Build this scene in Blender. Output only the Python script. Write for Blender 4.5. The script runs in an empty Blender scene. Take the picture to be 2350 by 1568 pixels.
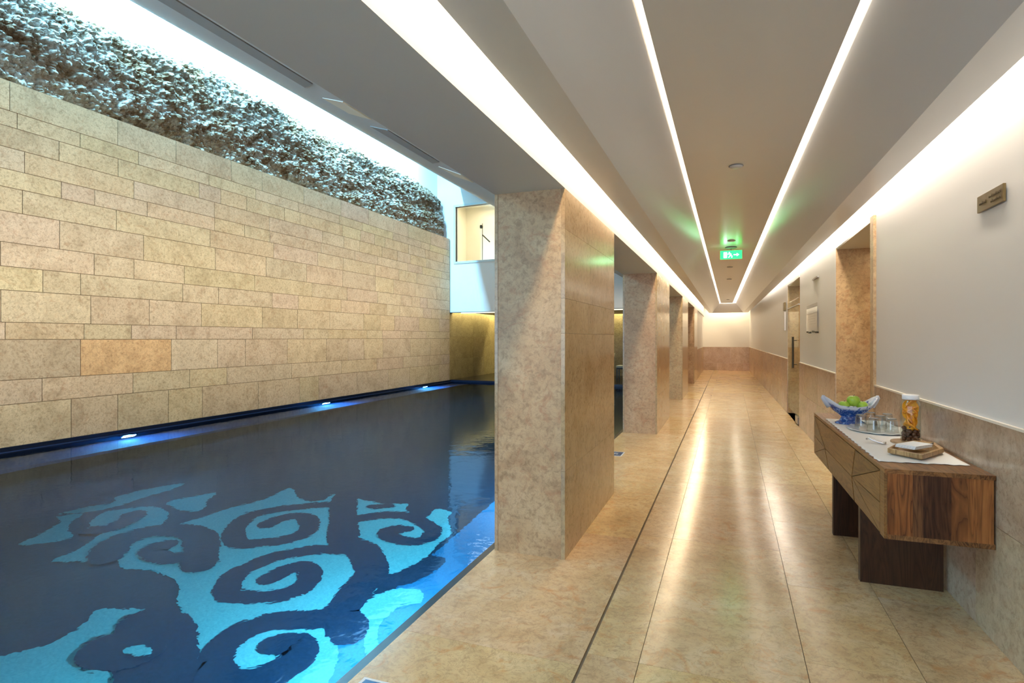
import bpy, bmesh, math, random
from mathutils import Vector, Matrix, noise
C = bpy.context.scene.collection
SC = bpy.context.scene
PI = math.pi
rnd = random.Random(7)

# ------------------------------------------------------------ camera, world, lights, exposure
cam_d = bpy.data.cameras.new('camera'); cam = bpy.data.objects.new('camera', cam_d); C.objects.link(cam)
cam_d.sensor_width = 36; cam_d.lens = 20.22; cam_d.shift_y = -8/2350
cam_d.clip_start = .05; cam_d.clip_end = 200
cam.location = (0, 0, 1.45); cam.rotation_euler = (PI/2, 0, math.radians(20.366))
SC.camera = cam
SC.view_settings.view_transform = 'Standard'; SC.view_settings.look = 'None'
SC.view_settings.gamma = 1; SC.view_settings.use_curve_mapping = False
SC.view_settings.exposure = 0.0
SC.cycles.use_denoising = True
SC.cycles.max_bounces = 8; SC.cycles.diffuse_bounces = 5; SC.cycles.glossy_bounces = 4
SC.cycles.transmission_bounces = 6; SC.cycles.transparent_max_bounces = 8
SC.cycles.caustics_reflective = False; SC.cycles.caustics_refractive = False
SC.cycles.sample_clamp_indirect = 6

w = bpy.data.worlds.new('world'); SC.world = w; w.use_nodes = True
w.node_tree.nodes['Background'].inputs[0].default_value = (.58, .76, 1, 1)
w.node_tree.nodes['Background'].inputs[1].default_value = 4.0

def area(name, loc, sx, sy, power, col, direction, spread=PI):
    d = bpy.data.lights.new(name, 'AREA'); d.shape = 'RECTANGLE'; d.size = sx; d.size_y = sy
    d.energy = power; d.color = col; d.spread = spread
    o = bpy.data.objects.new(name, d); C.objects.link(o); o.location = loc
    dv = Vector(direction).normalized()
    up = Vector((0, 1, 0)) if abs(dv.y) < .9 else Vector((1, 0, 0))
    x = up.cross(-dv).normalized(); y = (-dv).cross(x)
    o.rotation_euler = Matrix((x, y, -dv)).transposed().to_euler()
    return o
WARM = (1, .76, .46); WARMW = (1, .86, .68)
# cove lamps above the soffits of the corridor, washing the walls
area('cove_lamp', (1.085, 11.4, 2.80), .05, 30.4, 310, WARMW, (.18, 0, -1))
area('cove_lamp', (-.87, 11.4, 2.80), .05, 30.4, 330, WARM, (-.18, 0, -1))
area('cove_lamp', (.05, 27.1, 2.80), 1.6, .05, 22, WARM, (0, .15, -1))
# cool lamp line above the lip of the pool ceiling, washing the rock
area('pool_cove_lamp', (-8.80, 5.9, 7.75), .12, 19.4, 4600, (.27, .68, 1), (-.25, 0, -1))
# lounge recess coves
area('recess_cove_lamp', (-5.4, 21.9, 2.62), 7, .06, 120, (1, .89, .52), (0, .2, -1))
area('recess_cove_lamp', (-8.83, 20.0, 2.62), .06, 3.8, 60, (1, .89, .52), (-.2, 0, -1))
# warm washers, unseen and inferred, filling the limestone wall from the ceiling foot
area('unseen_wall_washer', (-1.60, 7.5, 2.38), .06, 20.0, 320, (1, .86, .66), (-1, 0, .02), math.radians(64))
area('niche_fill', (1.8, 6.5, 2.44), .6, .8, 14, WARM, (0, 0, -1))  # unseen fill lights added to brighten the doorway niches
area('niche_fill', (1.7, 11.4, 2.44), .6, .8, 12, WARM, (0, 0, -1))
# room behind the upper window
area('upper_room_lamp', (-6.9, 19.1, 6.3), 3.5, 1.0, 85, (1, .86, .66), (0, 0, -1))
# ------------------------------------------------------------ helpers
def tag(o, label=None, cat=None, group=None, kind=None):
    if label: o['label'] = label
    if cat: o['category'] = cat
    if group: o['group'] = group
    if kind: o['kind'] = kind
    return o
def obj(name, bm, mat, parent=None, smooth=False, recalc=True):
    if recalc: bmesh.ops.recalc_face_normals(bm, faces=bm.faces[:])
    me = bpy.data.meshes.new(name); bm.to_mesh(me); bm.free()
    if mat: me.materials.append(mat)
    if smooth:
        for p in me.polygons: p.use_smooth = True
    o = bpy.data.objects.new(name, me); C.objects.link(o)
    if parent: o.parent = parent
    return o
def struct(name, bm, mat, label, **k):
    return tag(obj(name, bm, mat, **k), label, 'room', None, 'structure')
def thing(name, loc, label, cat, group=None, rz=0):
    o = bpy.data.objects.new(name, None); C.objects.link(o); o.location = loc; o.rotation_euler.z = rz
    o.empty_display_size = .1
    return tag(o, label, cat, group)
def hexa(bm, p):  # 8 points: bottom 4 then top 4
    v = [bm.verts.new(q) for q in p]
    fs = [(3,2,1,0),(4,5,6,7),(0,1,5,4),(1,2,6,5),(2,3,7,6),(3,0,4,7)]
    return [bm.faces.new([v[i] for i in f]) for f in fs]
def box(bm, a, b):
    x0,y0,z0 = a; x1,y1,z1 = b
    return hexa(bm, [(x0,y0,z0),(x1,y0,z0),(x1,y1,z0),(x0,y1,z0),(x0,y0,z1),(x1,y0,z1),(x1,y1,z1),(x0,y1,z1)])
def boxm(*bs):
    bm = bmesh.new()
    for a, b in bs: box(bm, a, b)
    return bm
def bev(o, w=.003, n=2):
    m = o.modifiers.new('bevel', 'BEVEL'); m.width = w; m.segments = n; m.limit_method = 'ANGLE'; return o
def prof_y(bm, pts0, pts1, y0, y1):
    """extrude an x,z section from y0 to y1 (sections may differ)"""
    a = [bm.verts.new((x, y0, z)) for x, z in pts0]; b = [bm.verts.new((x, y1, z)) for x, z in pts1]
    n = len(a)
    for i in range(n): bm.faces.new([a[i], a[(i+1)%n], b[(i+1)%n], b[i]])
    bm.faces.new(a); bm.faces.new(b[::-1])
def lathe(bm, prof, seg=32, c=(0,0), sx=1, sy=1):
    rings = []
    for r, z in prof:
        if r < 1e-5: rings.append([bm.verts.new((c[0], c[1], z))])
        else: rings.append([bm.verts.new((c[0]+sx*r*math.cos(2*PI*i/seg), c[1]+sy*r*math.sin(2*PI*i/seg), z)) for i in range(seg)])
    for A, B in zip(rings, rings[1:]):
        for i in range(seg):
            j = (i+1) % seg
            if len(A) == 1 and len(B) == 1: continue
            if len(A) == 1: bm.faces.new([A[0], B[i], B[j]])
            elif len(B) == 1: bm.faces.new([A[i], A[j], B[0]])
            else: bm.faces.new([A[i], A[j], B[j], B[i]])
def tube(bm, pts, r, seg=10):
    pts = [Vector(p) for p in pts]; rings = []
    rr = r if isinstance(r, (list, tuple)) else [r]*len(pts)
    pu = None
    for i, p in enumerate(pts):
        t = (pts[min(i+1, len(pts)-1)] - pts[max(i-1, 0)]).normalized()
        u = (pu - t*pu.dot(t)).normalized() if pu else t.orthogonal().normalized()
        pu = u; v = t.cross(u)
        rings.append([bm.verts.new(p + rr[i]*(u*math.cos(2*PI*k/seg)+v*math.sin(2*PI*k/seg))) for k in range(seg)])
    for A, B in zip(rings, rings[1:]):
        for k in range(seg): bm.faces.new([A[k], A[(k+1)%seg], B[(k+1)%seg], B[k]])
    bm.faces.new(rings[0][::-1]); bm.faces.new(rings[-1])
def smooth_pts(P, n=4, closed=False):
    out = []; N = len(P)
    rng = range(N) if closed else range(N-1)
    for i in rng:
        g = (lambda k: P[k % N]) if closed else (lambda k: P[max(0, min(N-1, k))])
        a, b, c, d = [Vector(g(i+k)) for k in (-1, 0, 1, 2)]
        for s in range(n):
            t = s/n
            out.append(.5*((2*b)+(c-a)*t+(2*a-5*b+4*c-d)*t*t+(3*b-a-3*c+d)*t**3))
    if not closed: out.append(Vector(P[-1]))
    return out

# ------------------------------------------------------------ materials
def newmat(name):
    m = bpy.data.materials.new(name); m.use_nodes = True
    nt = m.node_tree; b = nt.nodes['Principled BSDF']
    return m, nt, b
def plain(name, col, rough=.5, metal=0, spec=.5, **k):
    m, nt, b = newmat(name)
    b.inputs['Base Color'].default_value = (*col, 1); b.inputs['Roughness'].default_value = rough
    b.inputs['Metallic'].default_value = metal; b.inputs['Specular IOR Level'].default_value = spec
    for kk, v in k.items(): b.inputs[kk].default_value = v
    return m
def pane(name, tint, refl=1.45, base=.03):
    m, nt, b = newmat(name); L = nt.links; nt.nodes.remove(b)
    g = N(nt, 'ShaderNodeBsdfGlossy'); g.inputs['Roughness'].default_value = .01
    t = N(nt, 'ShaderNodeBsdfTransparent'); t.inputs[0].default_value = (*tint, 1)
    lw = N(nt, 'ShaderNodeLayerWeight'); lw.inputs[0].default_value = .5
    pw = N(nt, 'ShaderNodeMath', operation='POWER'); L.new(lw.outputs['Facing'], pw.inputs[0]); pw.inputs[1].default_value = 4
    f = N(nt, 'ShaderNodeMath', operation='MULTIPLY_ADD'); L.new(pw.outputs[0], f.inputs[0]); f.inputs[1].default_value = (refl-1)*1.6; f.inputs[2].default_value = base
    mx = N(nt, 'ShaderNodeMixShader'); L.new(f.outputs[0], mx.inputs[0]); L.new(t.outputs[0], mx.inputs[1]); L.new(g.outputs[0], mx.inputs[2])
    L.new(mx.outputs[0], nt.nodes['Material Output'].inputs[0]); return m
def emit(name, col, s):
    m, nt, b = newmat(name); b.inputs['Base Color'].default_value = (*col, 1)
    b.inputs['Emission Color'].default_value = (*col, 1); b.inputs['Emission Strength'].default_value = s
    return m
def N(nt, t, **k):
    n = nt.nodes.new(t)
    for kk, v in k.items(): setattr(n, kk, v)
    return n
def ramp(nt, fac, stops):
    r = N(nt, 'ShaderNodeValToRGB'); e = r.color_ramp.elements
    while len(e) < len(stops): e.new(.5)
    for el, (p, c) in zip(e, stops): el.position = p; el.color = (*c, 1)
    nt.links.new(fac, r.inputs[0]); return r.outputs[0]
def mixc(nt, a, b, fac, mode='MIX'):
    m = N(nt, 'ShaderNodeMix', data_type='RGBA', blend_type=mode)
    for s, v in ((m.inputs[0], fac), (m.inputs[6], a), (m.inputs[7], b)):
        if isinstance(v, (int, float)): s.default_value = v
        elif isinstance(v, tuple): s.default_value = (*v, 1)
        else: nt.links.new(v, s)
    return m.outputs[2]
def coords(nt, off=True, scale=(1,1,1)):
    tc = N(nt, 'ShaderNodeTexCoord'); v = tc.outputs['Object']
    if off:
        at = N(nt, 'ShaderNodeAttribute', attribute_name='off')
        ad = N(nt, 'ShaderNodeVectorMath', operation='ADD'); nt.links.new(v, ad.inputs[0]); nt.links.new(at.outputs['Vector'], ad.inputs[1])
        v = ad.outputs[0]
    mp = N(nt, 'ShaderNodeMapping'); mp.inputs['Scale'].default_value = scale
    nt.links.new(v, mp.inputs[0]); return mp.outputs[0]
def noisef(nt, v, scale, detail=4, rough=.5, dist=0):
    n = N(nt, 'ShaderNodeTexNoise'); n.inputs['Scale'].default_value = scale; n.inputs['Detail'].default_value = detail
    n.inputs['Roughness'].default_value = rough; n.inputs['Distortion'].default_value = dist
    nt.links.new(v, n.inputs['Vector']); return n.outputs['Fac']
def stone(name, lo, mid, hi, mott, rough=.35, sc=1., spec=.5, vein=.35, tint=True, bump=.02, smudge=.06, fine=.85):
    m, nt, b = newmat(name); L = nt.links
    v = coords(nt)
    c = ramp(nt, noisef(nt, v, 2.2*sc, 6, .62, 1.2), [(.25, lo), (.5, mid), (.78, hi)])
    f = ramp(nt, noisef(nt, v, 26*sc, 6, .7, .6), [(.36, (.52,.46,.40)), (.50, (1,1,1)), (.72, (1.2,1.17,1.1))])
    c = mixc(nt, c, f, fine, 'MULTIPLY')
    mf = ramp(nt, noisef(nt, v, 5*sc, 5, .7, 2.2), [(.54, (0,0,0)), (.7, (1,1,1))])
    c = mixc(nt, c, mott, mf) if False else c
    mm = N(nt, 'ShaderNodeMath', operation='MULTIPLY'); L.new(mf, mm.inputs[0]); mm.inputs[1].default_value = .66
    c = mixc(nt, c, mott, mm.outputs[0])
    # worm-like fossil veins
    vn = noisef(nt, v, 11*sc, 4, .6, 2.5)
    s = N(nt, 'ShaderNodeMath', operation='SUBTRACT'); L.new(vn, s.inputs[0]); s.inputs[1].default_value = .5
    ab = N(nt, 'ShaderNodeMath', operation='ABSOLUTE'); L.new(s.outputs[0], ab.inputs[0])
    vf = ramp(nt, ab.outputs[0], [(.0, (1,1,1)), (.022, (0,0,0))])
    m2 = N(nt, 'ShaderNodeMath', operation='MULTIPLY'); L.new(vf, m2.inputs[0]); m2.inputs[1].default_value = vein
    c = mixc(nt, c, tuple(x*.5 for x in lo), m2.outputs[0])
    if tint:
        at = N(nt, 'ShaderNodeAttribute', attribute_name='tint'); c = mixc(nt, c, at.outputs['Color'], 1., 'MULTIPLY')
    L.new(c, b.inputs['Base Color'])
    rn = noisef(nt, v, 7*sc, 3)
    mr = N(nt, 'ShaderNodeMapRange'); L.new(rn, mr.inputs[0]); mr.inputs[3].default_value = rough-smudge; mr.inputs[4].default_value = rough+smudge
    L.new(mr.outputs[0], b.inputs['Roughness']); b.inputs['Specular IOR Level'].default_value = spec
    if bump:
        bp = N(nt, 'ShaderNodeBump'); bp.inputs['Strength'].default_value = .25; bp.inputs['Distance'].default_value = bump*.1
        L.new(noisef(nt, v, 40*sc, 4), bp.inputs['Height']); L.new(bp.outputs[0], b.inputs['Normal'])
    return m
def wood(name, dark, mid, light, grain='Y', rough=.38, tint=True, sc=1.):
    m, nt, b = newmat(name); L = nt.links
    s = {'X': (.9, 9, 9), 'Y': (9, .9, 9), 'Z': (9, 9, .9)}[grain]
    v = coords(nt, True, tuple(k*sc for k in s))
    n1 = noisef(nt, v, 1.1, 3, .5, 1.4)
    mu = N(nt, 'ShaderNodeMath', operation='MULTIPLY'); L.new(n1, mu.inputs[0]); mu.inputs[1].default_value = 9
    fr = N(nt, 'ShaderNodeMath', operation='FRACT'); L.new(mu.outputs[0], fr.inputs[0])
    c = ramp(nt, fr.outputs[0], [(0, mid), (.45, light), (.85, mid), (1, dark)])
    c2 = ramp(nt, noisef(nt, v, 6, 5, .7), [(.3, (.55,.5,.46)), (.6, (1.1,1.06,1))])
    c = mixc(nt, c, c2, .8, 'MULTIPLY')
    c3 = ramp(nt, noisef(nt, v, .5, 2), [(.35, dark), (.65, light)])
    c = mixc(nt, c, c3, .4)
    if tint:
        at = N(nt, 'ShaderNodeAttribute', attribute_name='tint'); c = mixc(nt, c, at.outputs['Color'], 1., 'MULTIPLY')
    L.new(c, b.inputs['Base Color']); b.inputs['Roughness'].default_value = rough; b.inputs['Specular IOR Level'].default_value = .28
    return m
def paint(name, col, rough=.5, spec=.4):
    m, nt, b = newmat(name); L = nt.links
    v = coords(nt, False)
    c = mixc(nt, tuple(x*.985 for x in col), col, noisef(nt, v, .8, 3)); L.new(c, b.inputs['Base Color'])
    b.inputs['Roughness'].default_value = rough; b.inputs['Specular IOR Level'].default_value = spec
    return m

M = {}
M['wallstone'] = stone('wall_limestone', (.40,.31,.20), (.55,.445,.30), (.64,.535,.375), (.42,.27,.16), .55, 1.0, .25, .5, fine=.62)
M['pillar'] = stone('pillar_limestone', (.37,.225,.12), (.51,.35,.20), (.61,.45,.28), (.38,.17,.08), .38, 1.0, .4, .35, fine=.6)
M['pillarside'] = stone('polished_pillar_limestone', (.36,.25,.13), (.46,.335,.19), (.54,.41,.25), (.34,.22,.11), .17, 1.0, .6, .2, bump=0, smudge=.03, fine=.6)
M['floor'] = stone('floor_limestone', (.50,.325,.15), (.64,.46,.245), (.73,.58,.37), (.52,.23,.06), .19, .85, .5, .45, bump=0, smudge=.06, fine=.45)
M['wainscot'] = stone('wainscot_limestone', (.36,.25,.165), (.48,.355,.25), (.57,.435,.325), (.38,.23,.15), .22, 1.0, .5, .3, bump=0, fine=.5)
M['recess'] = stone('recess_stone', (.30,.235,.11), (.40,.32,.16), (.48,.39,.2), (.3,.2,.1), .4, 1.0, .3, .2)
M['deckstone'] = M['floor']
M['white'] = paint('white_paint', (.80,.79,.77), .55)
M['satin'] = paint('satin_ceiling_paint', (.69,.71,.75), .28, .5)
M['wallwhite'] = paint('white_wall_paint', (.76,.76,.755), .42, .4)
M['beam'] = paint('grey_white_beam_paint', (.68,.73,.79), .5)
M['poolceil'] = paint('pool_ceiling_paint', (.66,.74,.81), .6)
M['dark'] = plain('dark_joint', (.03,.025,.02), .8)
M['joint'] = plain('stone_joint', (.16,.115,.07), .9)
M['slot'] = plain('slot_shadow', (.015,.012,.01), .7)
M['trim'] = plain('cream_bead', (.85,.78,.66), .35)
M['navy'] = plain('navy_glazed_edge', (.003,.007,.02), .25)
M['strip'] = emit('strip_diffuser', (1, .86, .66), 6.5)
M['strip2'] = emit('strip_diffuser_dim', (1, .82, .62), 2.5)
M['steel'] = plain('brushed_steel', (.42,.39,.35), .3, 1)
M['steeldark'] = plain('dark_metal', (.08,.07,.05), .35, .8)
M['wood_y'] = wood('rosewood_long_grain', (.045,.018,.007), (.15,.062,.022), (.30,.145,.055), 'Y')
M['wood_z'] = wood('rosewood_upright_grain', (.035,.012,.005), (.12,.045,.016), (.24,.11,.042), 'Z')
M['wood_f'] = wood('rosewood_front', (.07,.026,.008), (.165,.074,.022), (.27,.14,.046), 'Y')
M['wood_leg'] = wood('rosewood_legs', (.014,.006,.003), (.036,.014,.006), (.075,.030,.013), 'Z')

def set_attrs(o, tints, offs):
    me = o.data
    a = me.attributes.new('tint', 'FLOAT_COLOR', 'FACE'); b = me.attributes.new('off', 'FLOAT_VECTOR', 'FACE')
    for i in range(len(me.polygons)):
        a.data[i].color = (*tints[i], 1); b.data[i].vector = offs[i]
def tinted(o, seed=1, amt=.1, per=1):
    r = random.Random(seed); n = len(o.data.polygons); T = []; O = []
    for i in range(n):
        if i % per == 0:
            k = 1+r.uniform(-amt, amt); t = (k, k*(1+r.uniform(-.03, .03)), k*(1+r.uniform(-.06, .06))); of = (r.uniform(0, 40), r.uniform(0, 40), r.uniform(0, 40))
        T.append(t); O.append(of)
    set_attrs(o, T, O); return o

def blocks(name, rects, P, thick, mat, seed=1, amt=.12, gap=.004, parent=None, special=None):
    """rects (u0,u1,v0,v1) on a surface P(u,v,d) with d the outward offset; thin slabs with open joints"""
    bm = bmesh.new(); r = random.Random(seed); T = []; O = []; g = gap/2
    for q, (u0, u1, v0, v1) in enumerate(rects):
        u0 += g; u1 -= g; v0 += g; v1 -= g
        if u1 <= u0 or v1 <= v0: continue
        hexa(bm, [P(u0,v0,-thick), P(u1,v0,-thick), P(u1,v1,-thick), P(u0,v1,-thick), P(u0,v0,0), P(u1,v0,0), P(u1,v1,0), P(u0,v1,0)])
        k = 1+r.uniform(-amt, amt); t = (k, k*(1+r.uniform(-.035, .03)), k*(1+r.uniform(-.08, .07))); of = (r.uniform(0, 40), r.uniform(0, 40), r.uniform(0, 40))
        if special:
            s = special(u0, u1, v0, v1)
            if s: t = s
        T += [t]*6; O += [of]*6
    o = obj(name, bm, mat, parent)
    set_attrs(o, T, O)
    return o

# ------------------------------------------------------------ geometry lines of the corridor (it narrows slightly)
def lin(y, ya, xa, yb, xb): return xa+(xb-xa)*(y-ya)/(yb-ya)
WR = lambda y: 1.239-.009*y          # right wall
PL = lambda y: -.995+.0033*y         # corridor face of the pillars
SLo = lambda y: lin(y, 1.7, -.880, 26.9, -.669)
SLi = lambda y: lin(y, 1.75, -.678, 25.2, -.558)
TLo = lambda y: lin(y, 2.54, -.383, 26.3, -.246)
TLi = lambda y: lin(y, 2.56, -.345, 26.0, -.185)
TRi = lambda y: lin(y, 2.89, .555, 26.0, .285)
TRo = lambda y: lin(y, 2.91, .602, 26.5, .411)
SRi = lambda y: lin(y, 2.34, .913, 26.5, .717)
SRo = lambda y: lin(y, 2.80, 1.091, 26.6, .909)
YB, YE = -4.0, 27.4
ZS, ZC, ZSLAB = 2.55, 2.93, 3.1

# ------------------------------------------------------------ ceiling of the corridor
def section_slab(name, f, y0, y1, mat, label):
    bm = bmesh.new(); prof_y(bm, f(y0), f(y1), y0, y1); return struct(name, bm, mat, label)
YS = 26.7; YT = 26.25
section_slab('ceiling', lambda y: [(SLo(y), ZS), (SLi(y), ZS), (SLi(y), ZS+.03), (SLo(y)+.012, ZS+.03), (SLo(y)+.012, ZS+.10), (SLo(y), ZS+.10)], YB, YS, M['satin'], 'flat grey-white soffit band beside the pillar cove')
section_slab('ceiling', lambda y: [(SRi(y), ZS), (SRo(y), ZS), (SRo(y), ZS+.10), (SRo(y)-.012, ZS+.10), (SRo(y)-.012, ZS+.03), (SRi(y), ZS+.03)], YB, YS, M['satin'], 'flat grey-white soffit band beside the right wall cove')
section_slab('ceiling', lambda y: [(SLi(y), ZS), (TLo(y), ZC), (TLo(y)-.015, ZC+.02), (SLi(y)-.02, ZS+.03)], YB, YS-.03, M['satin'], 'sloping ceiling panel on the pillar side')
section_slab('ceiling', lambda y: [(TRo(y), ZC), (SRi(y), ZS), (SRi(y)+.02, ZS+.03), (TRo(y)+.015, ZC+.02)], YB, YS-.03, M['satin'], 'sloping ceiling panel on the wall side')
section_slab('ceiling', lambda y: [(TLi(y), ZC), (TRi(y), ZC), (TRi(y), ZC+.03), (TLi(y), ZC+.03)], YB, 25.95, M['satin'], 'flat warm ceiling panel between the two light lines')
# far end slope
bm = bmesh.new(); hexa(bm, [(SLo(YS), YS, ZS), (SRo(YS), YS, ZS), (SRo(YS), YS+.02, ZS+.05), (SLo(YS), YS+.02, ZS+.05), (TLo(YT), YT, ZC), (TRo(YT), YT, ZC), (TRo(YT), YT+.02, ZC+.03), (TLo(YT), YT+.02, ZC+.03)])
struct('ceiling', bm, M['satin'], 'short sloping ceiling panel at the far end of the corridor')
struct('ceiling', boxm(((-1.5, YB, ZSLAB), (1.45, YE+.2, ZSLAB+.15))), M['white'], 'concealed white slab over the corridor ceiling')
# luminous lines in the slots
for nm, a, b_, mt, lb in (('left', TLo, TLi, 'strip2', 'thin warm light line in the ceiling slot nearer the pillars'), ('right', TRi, TRo, 'strip', 'bright white light line in the ceiling slot nearer the right wall')):
    bm = bmesh.new(); prof_y(bm, [(a(YB), ZC+.022), (b_(YB), ZC+.022), (b_(YB), ZC+.035), (a(YB), ZC+.035)], [(a(26), ZC+.022), (b_(26), ZC+.022), (b_(26), ZC+.035), (a(26), ZC+.035)], YB, 26.0)
    tag(obj('strip_light', bm, M[mt]), lb, 'light')
tag(obj('strip_light', boxm(((TLo(26), 26.0, ZC+.022), (TRo(26), 26.22, ZC+.035))), M['strip']), 'short light line closing the far end of the ceiling slots', 'light')

# ------------------------------------------------------------ floor
ys = [YB, -2.4, -.0, 1.24, 2.49, 3.95, 5.4, 6.9, 8.4, 9.9, 11.4, 12.9, 14.4, 15.9, 17.4, 18.9, 20.4, 21.9, 23.4, 24.9, 26.2, YE]
rects = []
cols = [(-1.49, -.608, 0), (-.594, -.365, 1), (-.362, .33, 1), (.333, .79, 2), (.793, 1.27, 2)]
def warp(u, y):   # column joints follow the narrowing corridor
    t = (y-2.5)/25.
    tab = [(-1.49, -1.45), (-.608, -.498), (-.594, -.484), (-.365, -.29), (-.362, -.287), (.33, .52), (.333, .523), (.79, .90), (.793, .903), (1.27, 1.06)]
    for a, b_ in tab:
        if abs(a-u) < .0014: return a+(b_-a)*t if abs(a) < 1.2 else u
    return u
ysets = {0: [YB, -1.3, 0, 1.24, 2.49, 4.2, 5.9, 7.6, 9.3, 11, 12.7, 14.4, 16.1, 17.8, 19.5, 21.2, 22.9, 24.6, YE],
         1: [YB, -2.0, -.4, 1.1, 2.6, 4.3, 6.0, 7.7, 9.4, 11.1, 12.8, 14.5, 16.2, 17.9, 19.6, 21.3, 23.0, 24.7, YE],
         2: [YB, -1.1, .2, 1.5, 2.87, 3.73, 5.0, 6.3, 7.6, 8.9, 10.2, 11.5, 12.8, 14.1, 15.4, 16.7, 18.0, 19.3, 20.6, 21.9, 23.2, 24.5, YE]}
for a, b_, k in cols:
    for y0, y1 in zip(ysets[k], ysets[k][1:]): rects.append((a, b_, y0, y1))
fl = blocks('floor', rects, lambda u, v, d: (warp(min([c for cc in cols for c in cc[:2]], key=lambda c: abs(c-u)), v), v, d), .02, M['floor'], 3, .07, .0018)
tag(fl, 'polished cream limestone slab floor of the corridor', 'floor', None, 'structure')
struct('floor', boxm(((-1.49, YB, -.3), (1.3, YE+.1, -.0045))), M['joint'], 'dark bedding under the corridor slabs')
# deck beyond the pool
struct('floor', boxm(((-9.2, 18.0, -.3), (-1.49, 22.3, 0))), M['deckstone'], 'pale stone deck beyond the far end of the pool')
struct('floor', boxm(((-9.3, YB, -.3), (-1.49, -3.0, 0))), M['deckstone'], 'stone deck at the near end of the pool')
# drain slot
tag(obj('drain_slot', boxm(((-.613, YB, -.0044), (-.589, 18.6, -.0038))), M['slot']), 'thin dark drainage slot running along the floor', 'drain', None)
dr = bpy.data.objects['drain_slot']
for v in dr.data.vertices: v.co.x += .0044*max(0, v.co.y-2.5)
# blue depth tiles set in the deck by the pool edge
M['bluetile'] = plain('blue_tile', (.01,.05,.20), .2)
M['tilewhite'] = plain('tile_white', (.75,.8,.85), .3)
def depth_tile(x, y, lab):
    t = thing('depth_marker', (x, y, 0), lab, 'tile', None)
    obj('tile', boxm(((-.07, -.12, .0005), (.07, .12, .003))), M['bluetile'], t)
    obj('border', boxm(((-.085, -.135, .0002), (.085, .135, .0016))), M['tilewhite'], t)
    bm = bmesh.new()
    for a, b_ in (((-.03, -.05), (-.02, .04)), ((-.03, .03), (.02, .04)), ((.01, -.05), (.02, .04)), ((-.03, -.01), (.02, 0))):
        box(bm, (*a, .0025), (*b_, .0038))
    obj('figure', bm, M['tilewhite'], t)
depth_tile(-1.36, 1.95, 'blue marker tile at the poolside in the near foreground')
depth_tile(-1.28, 7.2, 'blue marker tile glimpsed between the first and second pillars')

# ------------------------------------------------------------ right wall with two doorways
D1 = (5.70, 7.395); D2 = (10.5, 12.3); ZD = 2.465; ZW = 1.05
segs = [(YB, D1[0]), (D1[1], D2[0]), (D2[1], YE)]
bm = bmesh.new()
for a, b_ in segs: hexa(bm, [(WR(a), a, 0), (WR(a)+.2, a, 0), (WR(b_)+.2, b_, 0), (WR(b_), b_, 0), (WR(a), a, ZSLAB), (WR(a)+.2, a, ZSLAB), (WR(b_)+.2, b_, ZSLAB), (WR(b_), b_, ZSLAB)])
for a, b_ in (D1, D2): hexa(bm, [(WR(a), a, ZD), (WR(a)+.2, a, ZD), (WR(b_)+.2, b_, ZD), (WR(b_), b_, ZD), (WR(a), a, ZSLAB), (WR(a)+.2, a, ZSLAB), (WR(b_)+.2, b_, ZSLAB), (WR(b_), b_, ZSLAB)])
struct('wall_right', bm, M['wallwhite'], 'smooth white painted right wall of the corridor')
rects = []
r = random.Random(5)
for a, b_ in segs:
    y = a
    cuts = [a]
    while cuts[-1] < b_-1.4: cuts.append(cuts[-1]+r.uniform(1.1, 1.5))
    cuts.append(b_)
    for p, q in zip(cuts, cuts[1:]): rects.append((p, q, .56, ZW-.006))
    cuts = [a]
    while cuts[-1] < b_-1.2: cuts.append(cuts[-1]+r.uniform(.9, 1.6))
    cuts.append(b_)
    for p, q in zip(cuts, cuts[1:]): rects.append((p, q, 0, .56))
o = blocks('wall_right', rects, lambda u, v, d: (WR(u)-.012-d, u, v), .012, M['wainscot'], 9, .06, .002)
tag(o, 'beige limestone wainscot along the right wall', 'wall', None, 'structure')
bm = bmesh.new()
for a, b_ in segs: hexa(bm, [(WR(a)-.016, a, ZW-.006), (WR(a)+.0, a, ZW-.006), (WR(b_)+.0, b_, ZW-.006), (WR(b_)-.016, b_, ZW-.006), (WR(a)-.016, a, ZW+.006), (WR(a), a, ZW+.006), (WR(b_), b_, ZW+.006), (WR(b_)-.016, b_, ZW+.006)])
struct('trim_1', bm, M['trim'], 'thin cream bead along the top of the right wainscot')
# doorway niches (reveals)
def niche(a, b_, depth, lab):
    x0 = WR((a+b_)/2)
    bm = bmesh.new()
    box(bm, (x0-.006, b_-.012, 0), (x0+depth, b_+.03, ZD))            # far jamb, faces the camera
    o = tinted(obj('wall_right', bm, M['pillar']), 3, .03, 6); tag(o, lab+', far stone jamb', 'wall', None, 'structure')
    bm = bmesh.new(); box(bm, (x0+depth, a, 0), (x0+depth+.05, b_, ZD)); box(bm, (x0+.02, a-.05, 0), (x0+depth, a+.012, ZD))
    o = tinted(obj('wall_right', bm, M['pillar']), 4, .03, 6); tag(o, lab+', inner stone lining', 'wall', None, 'structure')
    struct('ceiling', boxm(((x0+.0, a, ZD-.012), (x0+depth, b_, ZD+.05))), M['white'], lab+', white head')
    o = tinted(struct('floor', boxm(((x0-.01, a, -.2), (x0+depth, b_, 0))), M['floor'], lab+', stone threshold floor'), 5, .03, 6)
niche(*D1, 1.3, 'first doorway of the right wall')
niche(*D2, 1.1, 'second doorway of the right wall')
# near jamb trim of doorway 1
o = tinted(obj('trim_2', boxm(((WR(5.65)-.022, 5.60, 0), (WR(5.65)+.03, 5.71, ZD+.02))), M['pillar']), 6, .02, 6)
tag(o, 'narrow stone edging on the near side of the first doorway', 'trim', None, 'structure')
M['glass'] = pane('door_glass', (.93,.975,.95), 1.12)
M['glassthin'] = pane('thin_pane_glass', (.96,.98,.97), 1.2)
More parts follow.
